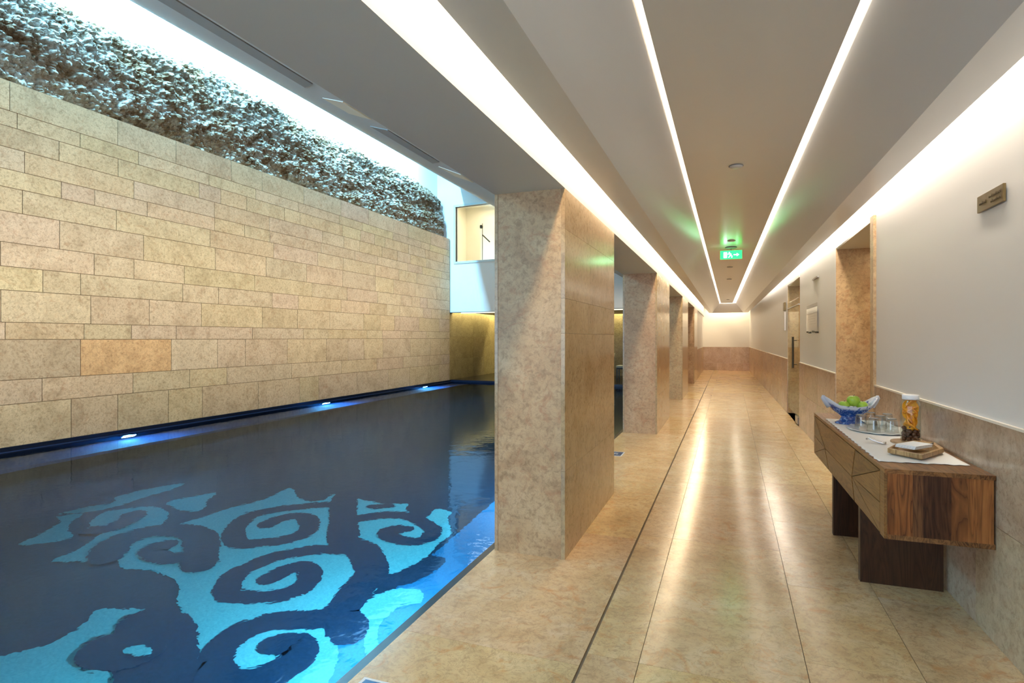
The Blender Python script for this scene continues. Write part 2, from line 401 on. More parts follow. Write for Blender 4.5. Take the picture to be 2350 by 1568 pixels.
# glass leaf ajar in doorway 1
t = thing('glass_door', (1.215, 5.74, 0), 'frameless glass door standing ajar in the first doorway, seen edge-on', 'door', None, -math.atan(.212))
bev(obj('glass_leaf', boxm(((-.005, .0, .01), (.005, 1.45, 2.44))), M['glass'], t), .001, 1)
h = obj('hinge', boxm(((-.022, -.02, 2.30), (.022, .05, 2.44))), M['steel'], t)
obj('hinge', boxm(((-.022, -.02, .03), (.022, .05, .15))), M['steel'], t)
# glass leaf in doorway 2
t = thing('glass_door', (WR(11.4), 0, 0), 'closed clear glass door with a tall bar handle in the second doorway', 'door', None)
obj('glass_leaf', boxm(((-.005, 10.56, .25), (.005, 12.28, 2.0))), M['glass'], t)
obj('glass_leaf', boxm(((-.005, 10.56, 2.01), (.005, 12.28, 2.45))), M['glass'], t)
bm = bmesh.new(); tube(bm, [(-.06, 10.85, .94), (-.06, 10.85, 1.47)], .017, 12)
tube(bm, [(-.06, 10.85, 1.0), (.0, 10.85, 1.0)], .008); tube(bm, [(-.06, 10.85, 1.41), (.0, 10.85, 1.41)], .008)
obj('bar_handle', bm, M['steeldark'], t)
obj('patch_fitting', boxm(((-.02, 10.56, .02), (.02, 10.9, .13))), M['steel'], t)
obj('transom', boxm(((-.015, 10.52, 2.0), (.015, 12.3, 2.02))), M['steel'], t)
t2 = obj('glass_leaf', boxm(((-.005, 10.56, .13), (.005, 12.28, .25))), M['glass'], t)

# signs on the right wall
M['bronze'] = plain('bronze', (.19,.135,.06), .34, .75)
M['bronzedark'] = plain('bronze_engraving', (.05,.032,.012), .5, .3)
t = thing('wall_plaque', (WR(3.4), 3.4, 2.12), 'small bronze plaque with engraved lines high on the white right wall', 'plaque')
bev(obj('plate', boxm(((-.016, -.145, -.041), (-.004, .145, .041))), M['bronze'], t), .0015, 1)
for (y0, y1, z, n) in ((-.125, .01, .006, 9), (-.125, -.01, -.020, 8), (.04, .12, -.006, 6)):
    bm = bmesh.new()
    for k in range(n):
        ya = y0+(y1-y0)*k/n; yb = ya+(y1-y0)/n*.62; hh = .008 if k % 3 else .013
        tube(bm, [(-.0165, ya, z), (-.0165, (ya+yb)/2, z+hh), (-.0165, yb, z)], .0015, 4)
    obj('engraving', bm, M['bronzedark'], t)
obj('standoff', boxm(((-.004, -.13, -.03), (.0, .13, .03))), M['steeldark'], t)
M['acrylic'] = pane('clear_acrylic', (.95,.96,.96), 1.3)
M['paper'] = plain('printed_paper', (.85,.78,.74), .6)
M['papertext'] = plain('paper_print', (.55,.45,.42), .6)
t = thing('notice_holder', (WR(9.0), 9.0, 1.73), 'clear acrylic notice holder with a pale printed sheet between the doorways', 'sign')
obj('sheet', boxm(((-.022, -.42, -.14), (-.020, .50, .14))), M['paper'], t)
obj('acrylic_panel', boxm(((-.028, -.5, -.19), (-.024, .55, .19))), M['acrylic'], t)
bm = bmesh.new()
for k in range(6): box(bm, (-.0235, -.34, .09-.035*k), (-.0225, .42-.08*(k % 3), .096-.035*k))
obj('printed_lines', bm, M['papertext'], t)
for y, z in ((-.42, -.2), (-.1, -.19), (.25, -.2), (.45, -.19)):
    bm = bmesh.new(); tube(bm, [(-.04, y, z), (0, y, z)], .014, 12); obj('stud', bm, M['steeldark'], t)
t = obj('wall_bracket', boxm(((WR(8.8)-.02, 8.55, 2.255), (WR(8.8), 9.05, 2.275))), M['steel']); tag(t, 'tiny grey slot fitting high above the acrylic notice holder', 'fitting')
t = thing('wall_sign', (WR(12.75), 12.75, 2.08), 'small dark sign plate on the wall just past the second doorway', 'sign'); obj('plate', boxm(((-.03, -.14, -.08), (-.002, .14, .08))), M['bronze'], t)
t = thing('wall_sign', (WR(12.75), 12.75, 1.8), 'white narrow sign board below the dark sign plate past the second doorway', 'sign'); obj('plate', boxm(((-.025, -.14, -.2), (-.002, .14, .17))), M['white'], t)
obj('edge_strip', boxm(((-.03, -.15, -.2), (-.025, -.14, .17))), M['steel'], t)

# ------------------------------------------------------------ far end wall and solid left wall beyond the pillars
struct('wall_far', boxm(((-1.3, YE, 0), (1.3, YE+.15, ZSLAB))), M['wallwhite'], 'white end wall of the corridor')
o = blocks('wall_far', [(-1.1, .2, .33, 1.05), (.2, 1.1, .33, 1.05), (-1.1, -.35, 0, .33), (-.35, .75, 0, .33), (.75, 1.1, 0, .33)], lambda u, v, d: (u, YE-.012-d, v), .012, M['wainscot'], 4, .1, .002)
tag(o, 'stone wainscot on the corridor end wall', 'wall', None, 'structure')
Y4 = 19.25
struct('wall_left', boxm(((-1.49, Y4+1.9, 0), (-.94, YE, ZSLAB))), M['wallwhite'], 'white wall beyond the last pillar')
o = blocks('wall_left', [(a, a+1.45, 0, .5) for a in (21.2, 22.7, 24.2, 25.7)]+[(a, a+1.45, .5, ZW) for a in (21.2, 22.7, 24.2, 25.7)], lambda u, v, d: (-.93+d, u, v), .012, M['wainscot'], 6, .06, .002)
tag(o, 'stone wainscot beyond the last pillar', 'wall', None, 'structure')

# ------------------------------------------------------------ beam over the pillars
ZB = 2.43
section_slab('ceiling', lambda y: [(PL(y), ZB), (-1.48, ZB), (-1.48, ZSLAB), (PL(y), ZSLAB)], YB, YE, M['beam'], 'long white beam carried by the pillars')

# ------------------------------------------------------------ pillars
def pillar(y0, y1, lab):
    t = thing('stone_pillar', (0, 0, 0), lab, 'pillar', 'stone pillars between pool and corridor')
    x0, xr0, xr1 = -1.478, PL(y0), PL(y1)
    bm = bmesh.new(); hexa(bm, [(x0+.03, y0+.02, 0), (xr0-.03, y0+.02, 0), (xr1-.03, y1-.02, 0), (x0+.03, y1-.02, 0), (x0+.03, y0+.02, ZB), (xr0-.03, y0+.02, ZB), (xr1-.03, y1-.02, ZB), (x0+.03, y1-.02, ZB)])
    obj('core', bm, M['trim'], t)
    o = tinted(obj('front_panel', boxm(((x0+.024, y0+.003, 0), (xr0-.027, y0+.025, ZB))), M['pillar'], t), int(y0*7), .03, 6)
    o = tinted(obj('back_panel', boxm(((x0+.024, y1-.025, 0), (xr1-.027, y1-.003, ZB))), M['pillar'], t), int(y0*9), .03, 6)
    a, b_ = y0, y1; w_ = b_-a
    R = [(a, b_, 0, .577), (a, a+.52*w_, .577, 1.48), (a+.52*w_, b_, .577, 1.48), (a, a+.38*w_, 1.48, 1.71), (a+.38*w_, b_, 1.48, 1.71), (a, a+.42*w_, 1.71, 2.165), (a+.42*w_, b_, 1.71, 2.165), (a, a+.72*w_, 2.165, ZB), (a+.72*w_, b_, 2.165, ZB)]
    blocks('corridor_side_panel', R, lambda u, v, d: (PL(u)+d, u, v), .026, M['pillarside'], int(y0*5), .05, .0015, t)
    blocks('pool_side_panel', R, lambda u, v, d: (x0-d, u, v), .023, M['pillarside'], int(y0*3), .05, .0015, t)
    return t
pillar(3.64, 5.38, 'nearest and largest beige limestone pillar, beside the pool edge')
pillar(8.87, 10.85, 'second limestone pillar from the camera')
pillar(14.1, 16.1, 'third limestone pillar from the camera')
pillar(Y4, Y4+1.9, 'fourth and farthest limestone pillar, joined to the far wall')

# ------------------------------------------------------------ pool hall: left wall, rock, ceiling, end wall
XW = -8.92
cz = [0, .565, .89, 1.43, 1.66, 2.085, 2.40, 2.72, 3.13, 3.45, 3.69, 3.98, 4.26, 4.47, 4.87]
r = random.Random(11); rects = []
for z0, z1 in zip(cz, cz[1:]):
    y = -4+r.uniform(-.8, 0); h = z1-z0
    while y < 17.85:
        l = r.uniform(.45, 1.75) if h < .4 else r.uniform(.6, 1.5)
        y1 = min(y+l, 17.85)
        if 17.85-y1 < .35: y1 = 17.85
        rects.append((max(y, -4), y1, z0, z1)); y = y1
def special(u0, u1, v0, v1):
    if .9 > v0 > .86 or (.89 < v0 < .9):
        if u0 < 6.9 < u1: return (1.12, .92, .72)
        if u0 < 4.9 < u1: return (.82, .80, .80)
    return None
o = blocks('wall_left', rects, lambda u, v, d: (XW-d, u, v) if False else (XW+d, u, v),   .03, M['wallstone'], 12, .055, .009, special=special)
tag(o, 'tall ashlar wall of beige limestone blocks along the pool', 'wall', None, 'structure')
struct('wall_left', boxm(((XW-.42, YB, .0), (XW-.012, 17.85, 4.865))), M['joint'], 'dark backing behind the limestone blocks')
struct('wall_left', boxm(((-9.75, YB, 4.86), (-9.45, 18.2, 8.3))), M['white'], 'white plaster wall above the rock')
# rock
bm = bmesh.new(); tops = [(-4, 6.5), (5.978, 6.527), (6.78, 6.54), (7.6, 6.65), (8.3, 6.73), (9.5, 6.77), (11.7, 6.61), (13.0, 6.66), (15.2, 6.7), (17.46, 6.45), (19, 6.4)]
def topz(y):
    for (a, za), (b_, zb) in zip(tops, tops[1:]):
        if a <= y <= b_: return za+(zb-za)*(y-a)/(b_-a)
    return 6.5
NY, NZ = 900, 118; Y0r, Y1r = 3.4, 17.72
vs = []
for i in range(NY+1):
    y = Y0r+(Y1r-Y0r)*i/NY; tz = topz(y)+.10*noise.noise(Vector((y*2.3, 3, 0)))+.09*noise.noise(Vector((y*7, 9, 0)))
    row = []
    for j in range(NZ+1):
        f = j/NZ; z = 4.83+(tz-4.83)*f
        p = Vector((y*1.0, z*1.0, 0))
        vd = noise.voronoi(Vector((y*4.2, z*5.2, 1.3)), distance_metric='DISTANCE')[0]
        vd2 = noise.voronoi(Vector((y*11, z*13, 4.3)))[0]
        d = .16*(noise.fractal(Vector((y*.55, z*1.3, 2)), .9, 2.1, 4))
        d += .11*(.75-(vd[0]/max(vd[1], .01))) + .13*(.7-vd2[0]/max(vd2[1], .01)) + .11*noise.fractal(Vector((y*9, z*10, 5)), .7, 2.2, 5)
        d += .10*noise.noise(Vector((y*.8, z*3.2-y*.35, 8)))
        prot = .26+.62*d+.14*(1-f)
        edge = min(1, (1-f)*5.5); prot = prot*edge**.6 - .03*(1-edge)
        x = -9.48+max(-.02, prot)
        yj = y+.02*noise.noise(Vector((y*20, z*20, 1))); row.append(bm.verts.new((x, min(yj, 17.78), z+.015*noise.noise(Vector((y*20, z*20, 7))))))
    vs.append(row)
for i in range(NY):
    for j in range(NZ): bm.faces.new([vs[i][j], vs[i+1][j], vs[i+1][j+1], vs[i][j+1]])
m, nt, b = newmat('rough_rock'); L = nt.links; v = coords(nt, False)
c = ramp(nt, noisef(nt, v, 2.6, 8, .72, .8), [(.34, (.08,.04,.02)), (.44, (.26,.17,.10)), (.52, (.48,.43,.36)), (.7, (.64,.62,.58))])
c2 = ramp(nt, noisef(nt, v, 20, 6, .8), [(.35, (.25,.2,.17)), (.5, (1,1,1))]); c = mixc(nt, c, c2, .85, 'MULTIPLY')
c3 = ramp(nt, noisef(nt, v, .7, 4, .6), [(.45, (0,0,0)), (.62, (1,1,1))]); c = mixc(nt, c, (.30,.19,.10), mixc(nt, (0,0,0), c3, .45))
L.new(c, b.inputs['Base Color']); b.inputs['Roughness'].default_value = .85; b.inputs['Specular IOR Level'].default_value = .2
bp = N(nt, 'ShaderNodeBump'); bp.inputs['Strength'].default_value = 1.0; bp.inputs['Distance'].default_value = .05
L.new(noisef(nt, v, 24, 8, .75, .5), bp.inputs['Height']); L.new(bp.outputs[0], b.inputs['Normal'])
o = obj('wall_left', bm, m, smooth=False, recalc=False); tag(o, 'band of rough natural rock above the limestone block wall', 'rock', None, 'structure')

# sloping pool ceiling
X1, Z1, X2, Z2 = -1.48, ZB, -8.52, 6.6
def cp(t, off=0):   # point on the slope, off = below the surface
    return (X1+(X2-X1)*t - off*.508, Z1+(Z2-Z1)*t - off*.861)
YP = 17.9
a0, a1 = cp(0), cp(1)
bm = bmesh.new(); prof_y(bm, [a0, a1, (a1[0]+.02, a1[1]+.2), (X1, Z1+.45)], [a0, a1, (a1[0]+.02, a1[1]+.2), (X1, Z1+.45)], YB, YP+.1)
struct('ceiling', bm, M['poolceil'], 'great sloping ceiling rising over the pool')
struct('ceiling', boxm(((-9.75, YB, 8.2), (-8.3, 18.2, 8.35))), M['white'], 'high white closure above the rock light slot')
bm = bmesh.new(); prof_y(bm, [(-8.5, 6.8), (-8.4, 6.8), (-8.3, 8.2), (-8.4, 8.2)], [(-8.5, 6.8), (-8.4, 6.8), (-8.3, 8.2), (-8.4, 8.2)], YB, YP)
struct('ceiling', bm, M['white'], 'upstand hiding the rock lights')
M['shade_fitting_grey'] = plain('grey_shade_and_fittings', (.24,.25,.27), .6)  # painted shade on the pool ceiling; also grey of small fittings and trim
M['cream'] = plain('cream_light_patch', (.95,.92,.80), .5)  # reflected light on the pool ceiling, painted as cream plates
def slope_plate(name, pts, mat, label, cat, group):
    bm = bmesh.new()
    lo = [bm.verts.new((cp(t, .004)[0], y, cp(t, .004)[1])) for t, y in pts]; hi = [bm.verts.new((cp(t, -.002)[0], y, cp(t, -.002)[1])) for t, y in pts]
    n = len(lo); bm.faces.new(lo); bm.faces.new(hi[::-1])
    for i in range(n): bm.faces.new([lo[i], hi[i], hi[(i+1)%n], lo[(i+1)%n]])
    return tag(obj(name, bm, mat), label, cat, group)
slope_plate('shade_light_patch', [(.118, .2), (.118, 2.74), (.012, 1.9), (.012, -.6)], M['shade_fitting_grey'], 'long grey strip of painted shade on the pool ceiling, nearest the viewpoint', 'panel', 'painted shade and light along the foot of the pool ceiling')
slope_plate('shade_light_patch', [(.118, 3.4), (.115, 4.27), (.012, 3.0), (.012, 2.45)], M['shade_fitting_grey'], 'second, shorter grey strip of painted shade on the pool ceiling', 'panel', 'painted shade and light along the foot of the pool ceiling')
slope_plate('shade_light_patch', [(.122, 2.93), (.115, 3.13), (.006, 2.25), (.006, 2.04)], M['cream'], 'nearer cream lozenge of painted light on the pool ceiling', 'panel', 'painted shade and light along the foot of the pool ceiling')
slope_plate('shade_light_patch', [(.105, 4.24), (.105, 4.54), (.006, 3.39), (.006, 3.2)], M['cream'], 'farther cream lozenge of painted light on the pool ceiling, close to the nearest pillar', 'panel', 'painted shade and light along the foot of the pool ceiling')

# end wall of the pool hall with a window
EYr = lambda x: 17.9 + (x+9)*(-.8/7.5)   # slightly skewed plane
def ep(x, z, d=0): return (x, EYr(x)-d, z)
def ewall(bm, x0, x1, z0, z1, th=.2, d=0):
    hexa(bm, [ep(x0,z0,d), ep(x1,z0,d), (x1,EYr(x1)+th,z0), (x0,EYr(x0)+th,z0), ep(x0,z1,d), ep(x1,z1,d), (x1,EYr(x1)+th,z1), (x0,EYr(x0)+th,z1)])
WX0, WX1, WZ0, WZ1 = -8.70, -5.2, 4.07, 5.95
bm = bmesh.new()
ewall(bm, -9.75, WX0, 2.33, 8.3); ewall(bm, WX1, -1.49, 2.33, 8.3); ewall(bm, WX0, WX1, 2.33, WZ0); ewall(bm, WX0, WX1, WZ1, 8.3)
struct('wall_far', bm, M['white'], 'white end wall block hanging over the lounge recess')
bm = bmesh.new(); f_ = .07
ewall(bm, WX0-f_, WX1+f_, WZ0-f_, WZ0, .12, .03); ewall(bm, WX0-f_, WX1+f_, WZ1, WZ1+f_, .12, .03); ewall(bm, WX0-f_, WX0, WZ0, WZ1, .12, .03); ewall(bm, WX1, WX1+f_, WZ0, WZ1, .12, .03)
M['winframe'] = plain('pale_window_frame', (.62,.72,.76), .4)
w1 = struct('window_1', bm, M['winframe'], 'window frame of the upper room')
bm = bmesh.new(); ewall(bm, WX0, WX1, WZ0, WZ1, .012, -.05); g = obj('pane', bm, M['glassthin'], w1)
# the lit room behind
bm = bmesh.new(); box(bm, (-9.3, 20.0, 3.6), (-4.2, 20.1, 6.6)); box(bm, (-9.4, 18.1, 3.6), (-9.3, 20.1, 6.6)); box(bm, (-4.3, 17.9, 3.6), (-4.2, 20.1, 6.6)); box(bm, (-9.4, 18.1, 6.4), (-4.2, 20.1, 6.5)); box(bm, (-9.4, 18.1, 3.5), (-4.2, 20.1, 3.6))
struct('wall_far', bm, plain('warm_room_paint', (.85,.80,.66), .6), 'warm lit room seen through the upper window')
t = thing('swing_arm_lamp', (-7.95, 18.45, 5.3), 'slim dark swing-arm lamp seen through the upper window', 'lamp')
bm = bmesh.new(); tube(bm, [(0, 0, -1.3), (0, 0, .15)], .012); obj('pole', bm, M['steeldark'], t)
bm = bmesh.new(); tube(bm, [(0, 0, -.25), (.3, -.05, -.52)], .022); obj('arm', bm, M['steeldark'], t)
bm = bmesh.new(); lathe(bm, [(0, .1), (.05, .09), (.06, .04), (.05, -.02), (0, -.03)], 16, (-.04, 0)); obj('head', bm, M['steeldark'], t)
# lounge recess under the block
struct('ceiling', boxm(((-8.68, 18.05, 2.36), (-1.49, 21.75, 2.5))), M['recess'], 'low ceiling of the lounge recess')
struct('ceiling', boxm(((-9.3, 18.06, 2.72), (-1.49, 22.3, 2.8))), M['white'], 'closure above the recess ceiling')
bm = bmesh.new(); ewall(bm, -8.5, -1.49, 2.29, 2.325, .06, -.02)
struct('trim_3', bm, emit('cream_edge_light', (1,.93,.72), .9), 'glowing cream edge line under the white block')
bm = bmesh.new(); ewall(bm, -9.0, -1.49, 2.325, 2.345, .3, .004); struct('trim_4', bm, M['shade_fitting_grey'], 'thin grey shadow edge under the white block')
o = blocks('wall_far', [(-9+1.25*i, -9+1.25*(i+1), z0, z1) for i in range(6) for z0, z1 in ((0,.7),(.7,1.5),(1.5,2.72))], lambda u, v, d: (u, 22.1-d, v), .02, M['recess'], 8, .08, .002); tag(o, 'olive stone back wall of the lounge recess', 'wall', None, 'structure')
o = blocks('wall_left', [(17.87+1.06*i, 17.87+1.06*(i+1), z0, z1) for i in range(4) for z0, z1 in ((0,.7),(.7,1.5),(1.5,2.72))], lambda u, v, d: (-8.99+d, u, v), .02, M['recess'], 18, .08, .002); tag(o, 'yellow-lit stone side wall of the lounge recess', 'wall', None, 'structure')
struct('wall_far', boxm(((-9.4, 22.12, 0), (-1.49, 22.3, 2.8)), ((-9.3, 17.86, 0), (-9.01, 22.3, 2.8))), M['joint'], 'backing of the recess walls')
struct('wall_left', boxm(((-1.6, 17.6, 0), (-1.49, 22.3, ZSLAB))), M['recess'], 'inner side wall of the lounge recess')
# lounge chairs
M['cushion'] = plain('white_cushion', (.78,.74,.6), .7)
M['blackleg'] = plain('black_frame', (.012,.010,.010), .4)
def lounge(x, y, rz, lab, back=True):
    t = thing('lounge_chair', (x, y, 0), lab, 'chair', None, rz)
    bev(obj('seat', boxm(((-.27, -.27, .38), (.27, .27, .46))), M['cushion'], t), .02, 3)
    obj('seat_frame', boxm(((-.26, -.26, .33), (.26, .26, .38))), M['blackleg'], t)
    for sx in (-1, 1):
        for sy in (-1, 1): obj('leg', boxm(((sx*.24-.02, sy*.24-.02, 0), (sx*.24+.02, sy*.24+.02, .33))), M['blackleg'], t)
    if back:
        bm = bmesh.new(); hexa(bm, [(-.27, .22, .44), (.27, .22, .44), (.27, .28, .44), (-.27, .28, .44), (-.27, .34, .88), (.27, .34, .88), (.27, .39, .88), (-.27, .39, .88)])
        bev(obj('backrest', bm, M['cushion'], t), .02, 3)
    return t
lounge(-4.24, 21.25, -PI/2+.1, 'white cushioned lounge chair with black legs in the far recess')
t = lounge(-3.42, 20.95, 0, 'low white-topped stool with black legs beside the far lounge chair', False)
t.name = 'footstool'; t['category'] = 'stool'

# wall behind the viewpoint: tall windows on the pool side, corridor opening added for daylight
struct('wall_near', boxm(((-1.49, YB-.2, 0), (-.95, YB, ZSLAB)), ((1.15, YB-.2, 0), (1.5, YB, ZSLAB)), ((-.95, YB-.2, 2.95), (1.15, YB, ZSLAB)), ((-.95, YB-.2, 0), (1.15, YB, .12))), M['wallwhite'], 'wall with an added daylight opening behind the viewpoint')
struct('wall_near', boxm(((-9.75, YB-.2, -.3), (-9.0, YB, 8.3)), ((-9.0, YB-.2, 3.2), (-1.49, YB, 8.3)), ((-9.0, YB-.2, -.3), (-1.49, YB, .5)), ((-5.3, YB-.2, .5), (-5.1, YB, 3.2))), M['white'], 'wall with tall windows behind the near end of the pool')

# ------------------------------------------------------------ pool
ZWAT, ZPF = -.07, -1.42
pool = thing('swimming_pool', (-5.2, 7.5, 0), 'dark blue indoor swimming pool with turquoise scroll mosaic on its bottom', 'pool')
def pob(name, bm, mat, **k):
    o = obj(name, bm, mat, pool, **k); o.matrix_parent_inverse = Matrix.Translation((5.2, -7.5, 0)); return o
def tilemat(name, lo, hi, emi=None):
    m, nt, b = newmat(name); v = coords(nt, False)
    c = ramp(nt, noisef(nt, v, 55, 2, .5), [(.3, lo), (.7, hi)])
    nt.links.new(c, b.inputs['Base Color']); b.inputs['Roughness'].default_value = .5; return m
M['navytile'] = tilemat('navy_mosaic', (.0005,.014,.034), (.002,.024,.055))
M['stroketile'] = tilemat('deep_blue_mosaic', (.0005,.013,.036), (.001,.02,.055))
M['tealtile'] = tilemat('turquoise_mosaic', (.10,.36,.37), (.15,.46,.47))
M['glowtile'] = tilemat('lamp_glow_blue_mosaic', (.004,.11,.24), (.008,.17,.33))  # glow of the corridor-side lamps put into the tile colour
bm = bmesh.new(); box(bm, (-8.95, -3, ZPF-.1), (-1.55, 18.0, ZPF)); pob('pool_bottom', bm, M['navytile'])
bm = bmesh.new(); box(bm, (-9.0, -3.1, ZPF-.1), (-8.93, 18.0, -.0)); box(bm, (-1.55, -3.1, ZPF-.1), (-1.492, 18.0, -.012)); box(bm, (-9, 18.0, ZPF-.1), (-1.49, 18.05, -.012)); box(bm, (-9, -3.1, ZPF-.1), (-1.49, -3, -.012)); pob('pool_walls', bm, M['navy'])
def flat(pts, z, h=.004, sm=3, jag=.0):
    bm = bmesh.new(); P = smooth_pts([(a, b_, 0) for a, b_ in pts], sm, True)
    lo = [bm.verts.new((p.x, p.y, z)) for p in P]
    f = bm.faces.new(lo); r_ = bmesh.ops.extrude_face_region(bm, geom=[f])
    for v in [g for g in r_['geom'] if isinstance(g, bmesh.types.BMVert)]: v.co.z += h
    bmesh.ops.triangulate(bm, faces=[f for f in bm.faces if len(f.verts) > 4]); return bm
TEAL={'V':[(-6.11,3.39),(-6.25,3.7),(-6.36,3.9),(-6.57,3.99),(-6.41,4.15),(-6.28,3.94),(-6.07,3.79),(-5.87,3.72),(-5.96,3.53)],'W':[(-5.88,3.88),(-6.13,4.05),(-6.26,4.27),(-6.18,4.43),(-5.98,4.61),(-5.72,4.57),(-5.52,4.43),(-5.39,4.23),(-5.39,4.11),(-5.44,3.97),(-5.41,3.8),(-5.39,3.7),(-5.18,3.5),(-5.5,3.29),(-5.53,3.5),(-5.63,3.73),(-5.76,3.93)],'X':[(-6.63,4.05),(-6.59,4.32),(-6.49,4.52),(-6.64,4.68),(-6.61,5.06),(-6.41,5.38),(-6.35,5.11),(-6.35,4.76),(-6.33,4.49),(-6.41,4.23)],'Y':[(-5.96,4.77),(-5.89,5.02),(-5.76,5.26),(-5.59,4.99),(-5.42,4.76),(-5.53,4.66),(-5.7,4.68)],'F':[(-4.6,2.08),(-4.4,2.33),(-4.28,2.51),(-4.27,2.66),(-4.31,2.82),(-4.41,2.95),(-4.26,3.03),(-4.02,3.11),(-3.77,3.01),(-3.44,2.77),(-3.07,2.45),(-3.9,1.88)],'M':[(-5.23,4.27),(-5.27,4.37),(-5.22,4.59),(-5.19,4.94),(-5.09,5.17),(-5.07,5.45),(-5.1,5.72),(-4.99,5.72),(-4.78,5.52),(-4.54,5.46),(-4.42,5.57),(-4.46,5.74),(-4.34,5.77),(-4.14,5.77),(-3.91,5.73),(-3.68,5.72),(-3.45,5.82),(-3.37,5.65),(-3.05,5.51),(-3.07,5.78),(-2.87,5.78),(-2.83,5.6),(-2.62,5.28),(-2.61,5.0),(-2.59,4.75),(-2.62,4.53),(-2.61,4.37),(-2.78,4.28),(-2.69,4.06),(-2.68,3.54),(-2.48,3.28),(-2.36,3.02),(-2.37,2.77),(-2.89,2.54),(-3.25,2.73),(-3.48,2.98),(-3.59,3.03),(-3.69,3.12),(-3.97,3.26),(-4.18,3.45),(-4.45,3.53),(-4.71,3.52),(-4.88,3.47),(-5.32,3.73),(-5.41,3.9),(-5.38,4.08)],'R':[(-2.22,3.25),(-2.42,3.47),(-2.58,3.64),(-2.67,3.82),(-2.65,3.96),(-2.56,4.11),(-2.36,4.18),(-2.25,4.02),(-2.38,3.94),(-2.41,3.79),(-2.39,3.63),(-2.3,3.47),(-2.19,3.32)]}
STROKES=[([(-4.18,5.49),(-4.39,5.37),(-4.56,5.22),(-4.7,5.06),(-4.8,4.87),(-4.75,4.65),(-4.64,4.46),(-4.45,4.28),(-4.32,4.25),(-4.16,4.36),(-4.05,4.46),(-3.97,4.61),(-3.99,4.78),(-4.15,4.97),(-4.29,5.03),(-4.4,4.98),(-4.47,4.84),(-4.46,4.7)],0.2),([(-3.22,4.6),(-3.4,4.52),(-3.62,4.43),(-3.75,4.29),(-3.86,4.15),(-3.9,3.95),(-3.91,3.78),(-3.84,3.63),(-3.71,3.5),(-3.57,3.54),(-3.43,3.6),(-3.34,3.68),(-3.27,3.79),(-3.28,3.93),(-3.38,4.07),(-3.48,4.11),(-3.57,4.06),(-3.6,3.93),(-3.61,3.81)],0.2),([(-4.29,5.79),(-4.05,5.42),(-3.81,5.11),(-3.63,4.87),(-3.47,4.68),(-3.22,4.6),(-3.04,4.45),(-2.89,4.28),(-2.85,4.09),(-2.82,3.92),(-2.78,3.76),(-2.75,3.64),(-2.63,3.56),(-2.54,3.46)],0.3),([(-2.86,4.09),(-2.71,4.18),(-2.58,4.28),(-2.52,4.46),(-2.48,4.65)],0.24),([(-3.74,5.1),(-3.68,5.25),(-3.51,5.41),(-3.27,5.49),(-3.02,5.4),(-2.83,5.27),(-2.77,5.08),(-2.85,4.94),(-3.03,4.92),(-3.18,4.98),(-3.2,5.09),(-3.09,5.17)],0.2),([(-2.71,3.6),(-2.82,3.55),(-2.96,3.47),(-3.09,3.39),(-3.19,3.29),(-3.24,3.18),(-3.24,3.06),(-3.19,2.93),(-3.12,2.82),(-3.0,2.78),(-2.85,2.8),(-2.75,2.89),(-2.69,3.02),(-2.69,3.12),(-2.74,3.2),(-2.83,3.22),(-2.93,3.15)],0.24),([(-5.88,3.88),(-5.78,4.0),(-5.82,4.2),(-5.93,4.38)],0.24),([(-5.16,3.54),(-5.32,3.7),(-5.4,3.87),(-5.36,4.08),(-5.19,4.22),(-4.93,4.25),(-4.73,4.15),(-4.48,3.92),(-4.31,3.76)],0.3),([(-4.51,3.91),(-4.6,3.78),(-4.79,3.75),(-4.94,3.81),(-4.94,3.95)],0.24),([(-3.35,2.56),(-3.27,2.67),(-3.13,2.7),(-3.05,2.79)],0.3),([(-3.9,2.98),(-3.7,2.89),(-3.51,2.73),(-3.37,2.65)],0.5),([(-3.77,5.58),(-3.68,5.63),(-3.59,5.67)],0.14)]
EYE=[(-3.57,2.85),(-3.65,2.9),(-3.76,2.91),(-3.87,2.89),(-3.96,2.84),(-4.03,2.76),(-4.05,2.67),(-4.03,2.59),(-3.98,2.52),(-3.9,2.48),(-3.8,2.47),(-3.71,2.49),(-3.62,2.54),(-3.56,2.61),(-3.53,2.69),(-3.53,2.78)]
EYE_IN=[(-3.59,2.77),(-3.62,2.78),(-3.67,2.78),(-3.72,2.77),(-3.76,2.74),(-3.77,2.71),(-3.75,2.69),(-3.72,2.67),(-3.67,2.68),(-3.62,2.69),(-3.58,2.72),(-3.57,2.74)]
bm = bmesh.new(); box(bm, (-2.55, -1, ZPF), (-1.56, 9, ZPF+.002)); pob('lamp_glow_border', bm, M['glowtile'])  # lamp-lit strip of the pool bottom, painted as brighter tile
for k_, p_ in TEAL.items(): pob('turquoise_field', flat(p_, ZPF+.001, .004), M['tealtile'])
